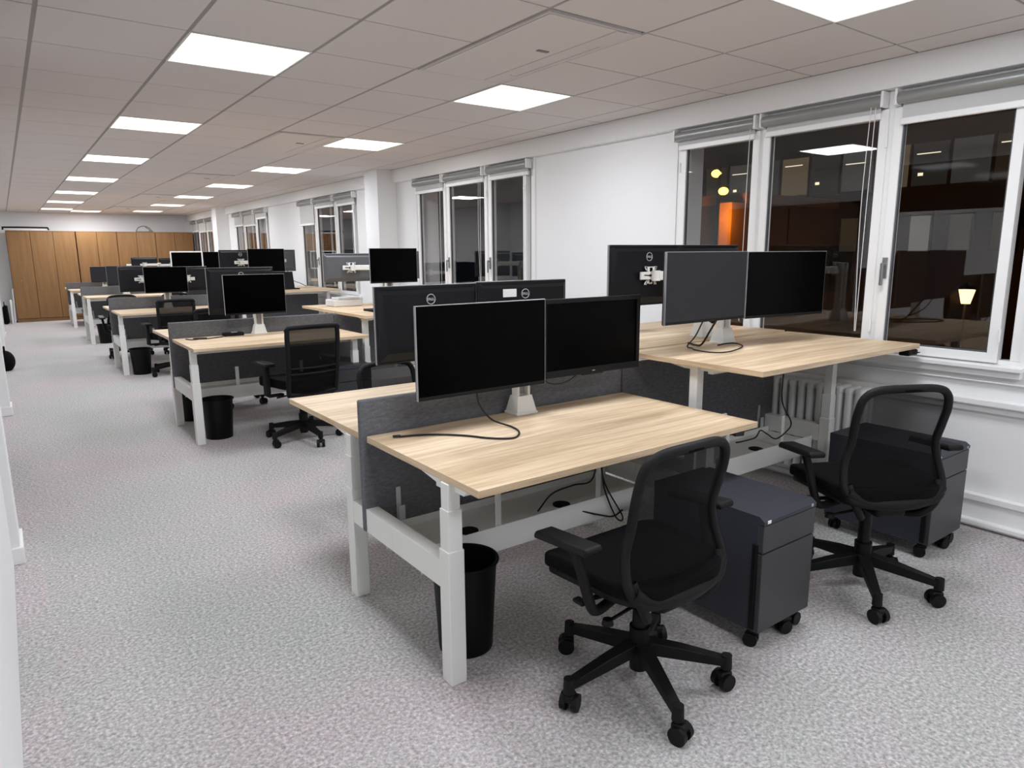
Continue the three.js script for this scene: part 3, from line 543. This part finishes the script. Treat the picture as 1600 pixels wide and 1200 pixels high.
// ---------------------------------------------------------------- pedestals and bins
function pedestal(label, x0, x1, z1, turn = 0) {                       // drawers face +z
  const w = x1 - x0, d = 0.53, o = thing('drawer_pedestal', label, 'cabinet', [(x0 + x1) / 2, 0, z1 - d / 2], turn), y0 = 0.075, y1 = 0.535;
  part('carcass', [rbx(-w / 2, w / 2, y0, y1 - 0.03, -d / 2, d / 2 - 0.02, 0.003)], M.ped, o);
  part('top_panel', [hull([[-w / 2, y1 - 0.03, -d / 2], [w / 2, y1 - 0.03, -d / 2], [-w / 2, y1, -d / 2], [w / 2, y1, -d / 2], [-w / 2, y1, d / 2 - 0.02], [w / 2, y1, d / 2 - 0.02], [-w / 2, y1 - 0.016, d / 2 + 0.001], [w / 2, y1 - 0.016, d / 2 + 0.001], [-w / 2, y1 - 0.03, d / 2 + 0.001], [w / 2, y1 - 0.03, d / 2 + 0.001]])], M.ped, o);
  const dr = part('drawer', rbx(-w / 2 + 0.002, w / 2 - 0.002, y1 - 0.14, y1 - 0.034, d / 2 - 0.022, d / 2, 0.003), M.pedFront, o);
  part('lock', rb(0.014, 0.012, 0.004, w / 2 - 0.03, y1 - 0.02, d / 2 + 0.002, 0.002), M.silver, o); part('label_plate', rb(0.02, 0.012, 0.003, -w / 2 + 0.03, y1 - 0.02, d / 2 + 0.002, 0.001), M.paper, o);
  const d2 = part('drawer', rbx(-w / 2 + 0.002, w / 2 - 0.002, y0, y1 - 0.145, d / 2 - 0.022, d / 2, 0.003), M.pedFront, o);
  part('grip', rb(0.012, y1 - 0.12 - y0, 0.02, -w / 2 - 0.001, (y0 + y1 - 0.1) / 2, d / 2 - 0.03, 0.002), M.black, d2);
  for (const [cx, cz] of [[-1, 1], [1, 1], [-1, -1], [1, -1], [0.35, 1.08]]) {
    const ca = part('caster', [cyl(0.01, 0.01, 0.03, 0, 0.065, 0, 10), rb(0.03, 0.02, 0.045, 0, 0.055, 0, 0.008)], M.blackRough, o); ca.position.set(cx * (w / 2 - 0.035), 0, cz * (d / 2 - 0.04) * (cz > 1 ? 1.0 : 1)); ca.rotation.y = cx * 0.6 + cz;
    for (const q of [-1, 1]) { const wh = cyl(0.027, 0.027, 0.016, 0, 0, 0, 20); wh.rotateZ(PI / 2); wh.translate(q * 0.014, 0.027, -0.008); part('wheel', wh, M.black, ca); }
  }
  return o;
}
pedestal('dark grey drawer pedestal on casters between the two hoop back chairs', 2.13, 2.475, -1.36);
pedestal('dark grey drawer pedestal on casters against the white window wall', 3.47, 3.84, -1.33);
pedestal('dark pedestal under the fourth desk row, behind the square back task chair', 2.2, 2.56, -5.62);
function bin(label, [x, z], mat, r = 0.125, h = 0.36) {
  const o = thing('waste_bin', label, 'bin', [x, 0, z]);
  const prof = [[0.001, 0.004], [r * 0.8, 0.004], [r * 0.82, 0.0], [r * 0.83, 0.012], [r * 0.98, h - 0.012], [r, h - 0.01], [r + 0.008, h - 0.004], [r + 0.006, h], [r - 0.004, h - 0.002], [r * 0.8, 0.02], [0.001, 0.02]];
  part('bucket', new THREE.LatheGeometry(prof.map((p) => new THREE.Vector2(...p)), 40), mat, o);
  const rim = new THREE.TorusGeometry(r + 0.003, 0.005, 8, 40); rim.rotateX(PI / 2); rim.translate(0, h - 0.006, 0); part('rim', rim, mat, o); return o;
}
bin('black plastic waste bin beside the front oak desk leg', [1.285, -2.07], M.bin);
const b2 = bin('black waste bin under the fourth desk row from the wardrobes', [1.31, -5.93], M.bin, 0.125, 0.33);
dup(b2, 'black waste bin under the third desk row from the wardrobes', [1.31, 0, -9.85]);
dup(b2, 'black waste bin under the second desk row from the wardrobes', [1.34, 0, -13.85]);
dup(b2, 'black waste bin on the far side of the fourth desk row by the rear leg', [1.28, 0, -6.75]);
bin('dark blue waste bin under the desk closest to the wardrobes', [1.42, -17.5], M.blueBin, 0.125, 0.36);

// ---------------------------------------------------------------- wardrobes and what lies around them
{
  const units = [[0.165, 1.495, 3], [1.51, 2.355, 2], [2.36, 3.205, 2], [3.21, 4.085, 2]], zf = -19.5, H = 2.06;
  const where = ['first from the aisle, three doors', 'second from the aisle, standing next to the three door one', 'third from the aisle, under the bent hoops', 'last one, touching the window wall'];
  units.forEach(([x0, x1, n], i) => {
    const o = thing('wardrobe', `tall beech wardrobe, ${where[i]}`, 'wardrobe', [(x0 + x1) / 2, 0, zf - 0.28]), w = (x1 - x0) / 2;
    part('carcass', rbx(-w, w, 0.08, H, -0.28, 0.26, 0.003), M.beechEdge, o);
    part('plinth', rbx(-w, w, 0, 0.08, -0.28, 0.265, 0.003), M.beech, o);
    part('top_board', planar(rbx(-w, w, H, H + 0.022, -0.28, 0.28, 0.003), 0.5, 2), M.beech, o);
    const dw = 2 * w / n;
    for (let k = 0; k < n; k++) { const d = part('door', planar(rbx(-w + k * dw + 0.004, -w + (k + 1) * dw - 0.004, 0.085, H - 0.003, 0.262, 0.282, 0.003), 0.6, 2.1, rnd(), rnd()), M.beech, o); if (k === 0) part('knob', [cyl(0.014, 0.01, 0.02).rotateX(PI / 2).translate(-w + 0.05 + (i ? dw - 0.1 : 0.12), 0.95, 0.292)], M.steel, d); }
  });
  const t = thing('display_board', 'white board with black edge lying on top of the first wardrobe', 'board', [0.56, 2.085, -19.7]);
  part('board', rbx(-0.4, 0.4, 0.0, 0.03, -0.2, 0.18, 0.004), M.paper, t);
  part('edge', [tube([[-0.44, -0.0 + 0.012, 0.2], [-0.43, 0.05, 0.2], [-0.38, 0.066, 0.2], [0.36, 0.066, 0.2], [0.41, 0.05, 0.2], [0.43, 0.012, 0.2]], 0.018, false, 60, 8)], M.blackRough, t);
  solo('wire_hoop', [tube([[2.8, 2.084, -19.6], [2.86, 2.18, -19.6], [2.98, 2.225, -19.6], [3.1, 2.18, -19.6], [3.18, 2.084, -19.6]], 0.009, false, 40, 8), tube([[3.02, 2.2, -19.6], [3.1, 2.14, -19.61], [3.14, 2.084, -19.62]], 0.008, false, 20, 8), tube([[2.8, 2.092, -19.6], [3.0, 2.09, -19.66], [3.18, 2.092, -19.6]], 0.008, false, 20, 8)], std(0x55504c, 0.5), 'thin grey bent hoops standing on top of the third wardrobe', 'hoop');
  const l = thing('leaning_board', 'white boards leaning beside the first wardrobe', 'board', [0.09, 0, -19.55]);
  part('board', rb(0.03, 0.78, 0.4, 0.03, 0.39, -0.2, 0.003).rotateZ(-0.04), M.paper, l); part('board', rb(0.04, 0.52, 0.35, -0.02, 0.262, 0.0, 0.003).rotateZ(-0.03), M.paper, l);
  const c = thing('dark_bag', 'black bag standing on the carpet beside the white boards and first wardrobe', 'bag', [-0.04, 0, -19.3]);
  const bg = new RoundedBoxGeometry(0.12, 0.42, 0.3, 8, 0.055), p = bg.attributes.position; for (let i = 0; i < p.count; i++) { const y = p.getY(i); p.setX(i, p.getX(i) * (1 - 0.5 * (y + 0.21)) + 0.01 * Math.sin(y * 40)); } bg.computeVertexNormals(); bg.translate(0, 0.21, 0); part('bag_body', bg, M.blackSoft, c);
  part('strap', tube([[-0.01, 0.4, -0.08], [-0.01, 0.48, -0.03], [-0.01, 0.48, 0.03], [-0.01, 0.4, 0.08]], 0.01, false, 20, 8), M.blackSoft, c);
  const r = thing('rounded_bag', 'black rounded bag poking out past the white pillar beside the aisle', 'bag', [-0.1, 0, -11.3]);
  const sp = new THREE.SphereGeometry(0.15, 28, 18), q = sp.attributes.position; for (let i = 0; i < q.count; i++) { const y = q.getY(i); q.setY(i, Math.max(-0.13, y) * 0.95); q.setX(i, q.getX(i) * 0.72); } sp.computeVertexNormals(); sp.translate(0, 0.124, 0); part('bag_body', sp, M.blackSoft, r);
  part('strap', tube([[0, 0.25, -0.06], [0, 0.31, -0.02], [0, 0.31, 0.03], [0, 0.25, 0.07]], 0.012, false, 20, 8), M.blackSoft, r);
}

// ---------------------------------------------------------------- cables and small things
const cord = (label, pts, r = 0.0038) => solo('cable', [tube(pts, r, false, Math.max(40, pts.length * 10), 8)], M.cord, label, 'cable');
{
  const y = 0.77;
  const o = thing('cable', 'long black cable lying in a curl on the front oak desk', 'cable', [1.4, y, -2.2]);
  const pts = [[1.528, 0.93, -2.335], [1.56, 0.86, -2.36], [1.62, 0.79, -2.36], [1.66, y, -2.269], [1.633, y, -2.183], [1.579, y, -2.128], [1.536, y, -2.13], [1.481, y, -2.18], [1.447, y, -2.239], [1.407, y, -2.295], [1.34, y, -2.36], [1.273, y, -2.399], [1.21, y, -2.42]].map((p) => [p[0] - 1.4, p[1] - y, p[2] + 2.2]);
  part('lead', tube(pts, 0.004, false, 120, 8), M.cord, o); part('plug', bar([1.215 - 1.4, 0.003, -2.419 + 2.2], [1.185 - 1.4, 0.003, -2.43 + 2.2], 0.014, 0.008), M.cord, o);
}
cord('short black cable hanging under the wide bezel monitor', [[1.9, 0.95, -2.36], [1.928, 0.915, -2.36], [1.993, 0.902, -2.36], [2.058, 0.912, -2.36], [2.11, 0.945, -2.35]], 0.0035);
cord('black cable looping on the raised desk below the dark grey monitor', [[2.854, 1.15, -2.24], [2.87, 1.06, -2.3], [2.93, 0.991, -2.4], [2.9, 0.989, -2.34], [2.862, 0.989, -2.296], [2.85, 0.989, -2.18], [2.944, 0.989, -2.139], [3.157, 0.989, -2.214], [3.241, 0.989, -2.315], [3.2, 0.989, -2.345], [3.1, 0.989, -2.33]]);
cord('black cable dropping from the dark grey monitor to the white arm base', [[2.98, 1.15, -2.25], [2.99, 1.08, -2.3], [3.0, 1.0, -2.36], [3.02, 0.989, -2.42], [3.06, 0.989, -2.5]], 0.0055);
cord('black cable hanging from the raised desk past the radiator to the front oak desk', [[3.223, 0.95, -2.0], [3.22, 0.725, -2.0], [3.319, 0.588, -2.0], [3.277, 0.542, -2.0], [3.185, 0.519, -2.0], [3.101, 0.56, -2.0], [3.042, 0.587, -2.0], [3.002, 0.556, -2.0], [2.895, 0.554, -2.0], [2.843, 0.557, -2.0]]);
cord('black cables tangled beneath the front oak desk in the cable tray', [[2.099, 0.62, -2.2], [2.06, 0.474, -2.2], [1.944, 0.47, -2.2], [1.832, 0.452, -2.21], [1.8, 0.36, -2.27]]);
cord('black cable loop hanging below the cable tray behind the front chair', [[2.099, 0.6, -2.19], [2.12, 0.45, -2.18], [2.242, 0.258, -2.18], [2.2, 0.262, -2.18], [2.12, 0.42, -2.18], [2.1, 0.56, -2.185]]);
cord('black cable hanging low beneath the tray to one side of the loop', [[2.25, 0.285, -2.19], [2.187, 0.268, -2.19], [2.09, 0.3, -2.19], [2.0, 0.335, -2.2]]);
{
  const s = thing('power_strip', 'grey power socket strip fixed under the end of the front oak desk', 'power strip', [2.66, 0.7, -1.9]);
  part('body', rb(0.22, 0.05, 0.05, 0, 0, 0, 0.006), std(0x3a3b3d, 0.5), s); for (const k of [-0.07, 0, 0.07]) part('socket', cyl(0.018, 0.018, 0.006, k, 0, 0.026, 20).rotateX(0), M.blackRough, s);
  s.position.set(2.62, 0.70, -1.9); s.rotation.y = 1.2;
  const c = solo('desk_controller', [rb(0.1, 0.032, 0.06, 0, 0, 0, 0.008), rb(0.06, 0.004, 0.03, 0.01, 0.0, 0.031, 0.001)], M.blackRough, 'black height controller under the corner of the raised desk by the window', 'controller'); c.position.set(3.99, 0.936, -1.735);
  const cl2 = thing('screen_clip', 'pale translucent clip standing at the end of the front oak desk', 'clip', [2.6, 0.44, -1.95]);
  part('blade', rb(0.035, 0.22, 0.012, 0, 0.15, 0, 0.006), M.clip, cl2); part('foot', rb(0.06, 0.05, 0.03, 0, 0.02, 0, 0.006), M.clip, cl2); cl2.position.set(2.6, 0.5, -1.9);
}
{ // fourth desk row: cable, small dock; window side: papers and keyboard tray; lamp by the wall
  cord('black cable lying on the oak desk of the fourth row beside the dock', [[1.2, 0.79, -6.36], [1.234, 0.79, -6.26], [1.33, 0.79, -6.3], [1.36, 0.79, -6.34], [1.26, 0.79, -6.36], [1.33, 0.79, -6.26], [1.5, 0.79, -6.34]], 0.004);
  const d = thing('dock', 'small black dock with pale top on the fourth row oak desk', 'dock', [1.6, 0.785, -6.4]); part('case', rb(0.17, 0.03, 0.09, 0, 0.015, 0, 0.006), M.blackRough, d); part('badge', rb(0.05, 0.003, 0.03, 0.01, 0.031, 0, 0.001), M.logo, d);
  const t = thing('paper_tray', 'white paper tray on the raised desk of the fourth row', 'tray', [2.95, 0.945, -7.1]); part('tray', rb(0.32, 0.07, 0.26, 0, 0.035, 0, 0.012), M.paper, t); part('paper_stack', rb(0.24, 0.02, 0.2, 0.02, 0.082, 0, 0.003), M.paper, t);
  const k = thing('laptop', 'closed black laptop lying on the raised desk of the fourth row', 'laptop', [2.98, 0.945, -6.22]); part('base', rb(0.32, 0.012, 0.2, 0, 0.006, 0, 0.005), M.blackRough, k); part('lid', rb(0.32, 0.008, 0.2, 0, 0.017, 0, 0.004), M.black, k);
  const p = thing('papers', 'loose white papers on the raised desk of the fourth row', 'paper', [3.5, 0.945, -7.15]); part('sheet', rb(0.3, 0.006, 0.21, 0, 0.003, 0, 0.001), M.paper, p); part('sheet', rb(0.3, 0.008, 0.21, 0.05, 0.01, 0.03, 0.001).rotateY(0.1), M.paper, p);
  const f = thing('paper_label', 'small white paper slip on top edge of the dark grey monitor, second desk row', 'label', [1.86, 1.32, -14.2]); part('slip', rb(0.08, 0.03, 0.006, 0, 0.015, 0, 0.001), M.paper, f);
  const l = thing('desk_lamp', 'small grey reading lamp with a tan post on the raised desk near the plain wall', 'lamp', [3.3, 0.985, -3.2]);
  part('base', cyl(0.06, 0.05, 0.02, 0, 0.01, 0, 24), M.shellGrey, l); part('post', bar([0.03, 0.02, 0], [0.03, 0.22, 0], 0.018, 0.018), std(0xa88a5c, 0.5), l);
  part('lamp_shade', [new THREE.LatheGeometry([[0.012, 0.07], [0.03, 0.06], [0.045, 0.02], [0.05, 0], [0.047, 0], [0.04, 0.02], [0.01, 0.062]].map((v) => new THREE.Vector2(...v)), 24).rotateZ(-0.35).translate(0.0, 0.22, 0)], std(0x9c9e9f, 0.4), l);
  part('arm', tube([[0.03, 0.21, 0], [0.03, 0.27, 0], [0.012, 0.285, 0]], 0.008, false, 16, 8), M.shellGrey, l);
  const e = thing('white_box', 'white carton standing beside the grey reading lamp', 'box', [3.23, 0.985, -3.21]); part('carton', rb(0.08, 0.2, 0.08, 0, 0.1, 0, 0.003), M.paper, e); part('lid', rb(0.084, 0.01, 0.084, 0, 0.204, 0, 0.002), M.paper, e);
  const lp = thing('laptop', 'open black laptop on the raised desk of the third row from the wardrobes', 'laptop', [3.42, 0.985, -10.4], 0); part('base', rb(0.3, 0.016, 0.24, 0, 0.008, 0.05, 0.005), M.blackRough, lp); part('lid', rb(0.3, 0.25, 0.012, 0, 0.13, 0, 0.004).rotateX(-0.25).translate(0, 0.01, -0.06), M.shell, lp);
  cord('thin black cable on the raised desk of the third row by the white wall', [[3.62, 1.25, -10.9], [3.7, 1.1, -10.9], [3.82, 1.05, -10.95], [3.95, 0.99, -11.0]], 0.005);
}

// ---------------------------------------------------------------- outside: street, building across, street lamps
{
  const rd = struct('street', bx(4.6, 90, -4.2, -4.0, -80, 40), M.asphalt);
  const b = thing('office_building', 'dark office building across the street with a few lit windows', 'building', [31, -4, -12]);
  part('facade', [bx(0, 12, 0, 6.3, -13.6, 40), bx(0, 12, 6.3, 8.1, -13.6, -13.0), bx(0, 12, 8.1, 16, -13.6, 40), bx(0.6, 12, 6.3, 8.1, -13.6, 40)], M.facade, b);
  const warm = 0xffe2b0, cool = 0xe8e6dc; let zz = -12.6;
  for (let k = 0; k < 24; k++, zz += 1.5) {
    // band of upper windows
    const lit = [0.01, 0.03, 0.02, 0.05, 0.01, 0.03, 0.05, 0.012, 0.025][k % 9];
    const f = part('window_frame', [bx(-0.08, 0.02, 8.0, 9.9, zz - 0.06, zz + 0.06), bx(-0.06, 0.02, 8.0, 8.1, zz, zz + 1.5), bx(-0.06, 0.02, 9.8, 9.9, zz, zz + 1.5)], M.facade, b);
    part('pane', bx(-0.02, 0.005, 8.1, 9.8, zz + 0.06, zz + 1.44), glow(k % 3 ? cool : warm, lit), f);
    if (k % 2) part('office_lamp', bx(-0.035, -0.021, 9.45 - 0.1 * (k % 3), 9.49 - 0.1 * (k % 3), zz + 0.2, zz + 1.1), glow(0xfff3d6, 0.7), f);
    if (k % 3 === 1) part('office_lamp', bx(-0.035, -0.021, 8.5, 8.62, zz + 0.3, zz + 0.5), glow(0xfff0c8, 0.8), f);
    // smaller windows below
    const g = part('window_frame', [bx(-0.07, 0.02, 5.4, 6.95, zz + 0.1, zz + 0.2), bx(-0.07, 0.02, 5.4, 6.95, zz + 1.0, zz + 1.1), bx(-0.07, 0.02, 5.35, 5.45, zz + 0.1, zz + 1.1), bx(-0.07, 0.02, 6.9, 7.0, zz + 0.1, zz + 1.1)], M.facade, b);
    part('pane', bx(-0.02, 0.005, 5.45, 6.9, zz + 0.2, zz + 1.0), glow(k % 4 === 1 ? warm : cool, [0.01, 0.08, 0.02, 0.01, 0.16, 0.015][k % 6]), g);
  }
  const c = thing('corner_house', 'stone house at the street corner lit orange by the tall street lamp', 'building', [21.6, -4, -15.85]);
  part('pier', rbx(-0.1, 0.9, 0, 7.25, -0.68, 0, 0.02), M.stone, c); part('wall', bx(0.9, 7, 0, 7.3, -8, -0.1), M.facade, c); part('cornice', bx(0.7, 7.1, 7.25, 7.6, -8.1, 0.05), M.stone, c);
  for (const z of [-6.6, -4.6, -2.6]) { const w = part('window_frame', bx(0.82, 0.92, 4.6, 6.2, z - 0.5, z + 0.5), M.facade, c); part('pane', bx(0.8, 0.83, 4.7, 6.1, z - 0.42, z + 0.42), M.darkGlass, w); }
  const lampMat = glow(0xffc84a, 5), lampW = glow(0xffd9a0, 1.6);
  const t = thing('street_lamp', 'tall street lamp with two glowing yellow heads outside the window', 'street lamp', [20, -4, -15.3]);
  part('post', cyl(0.07, 0.05, 8.3, 0, 4.15, 0, 12), M.blackRough, t);
  for (const [y, z] of [[8.1, -0.12], [7.5, 0.2]]) { part('arm', bar([0, y + 0.2, 0], [0, y + 0.2, z], 0.05, 0.05), M.blackRough, t); part('lamp_head', new THREE.SphereGeometry(0.15, 20, 14).scale(1, 0.85, 1.15).translate(-0.02, y, z), lampMat, t); }
  const L1 = new THREE.PointLight(0xff8a1e, LAMP_LIGHT * 2.2, 0, 2); L1.position.set(20.7, 2.7, -15.6); L1.shadow.radius = 8; L1.castShadow = true; scene.add(L1);
  const lantern = (label, x, y, z) => {
    const s = thing('street_lantern', label, 'street lamp', [x, -4, z]);
    part('post', cyl(0.06, 0.04, y + 4, 0, (y + 4) / 2, 0, 12), M.blackRough, s); part('lantern_glass', new THREE.CylinderGeometry(0.2, 0.11, 0.36, 6).translate(0, y + 4.2, 0), lampW, s); part('cap', new THREE.ConeGeometry(0.25, 0.16, 6).translate(0, y + 4.5, 0), M.blackRough, s);
    const P = new THREE.PointLight(0xffa860, LAMP_LIGHT * 0.35, 0, 2); P.position.set(x - 0.5, y + 0.2, z); P.shadow.radius = 8; P.castShadow = true; scene.add(P); return s;
  };
  lantern('street lantern with pale tapered glass seen through the last window leaf', 20, 0.1, -7.42);
  lantern('small distant street lantern seen between the two monitors and window handle', 27, -0.1, -13.2);
  lantern('small distant street lantern low behind the black monitor on the raised desk', 29, -0.4, -17.5);
  // low garden wall in front of the building
  solo('garden_wall', [bx(24, 24.5, -4, -2.2, -30, 20), bx(23.95, 24.55, -2.2, -2.05, -30, 20)], M.stone, 'long low stone wall across the street lit orange by the lanterns', 'wall');
}

scene.traverse((o) => { if (o.isLight && o.shadow) o.castShadow = true; });
renderer.render(scene, camera);
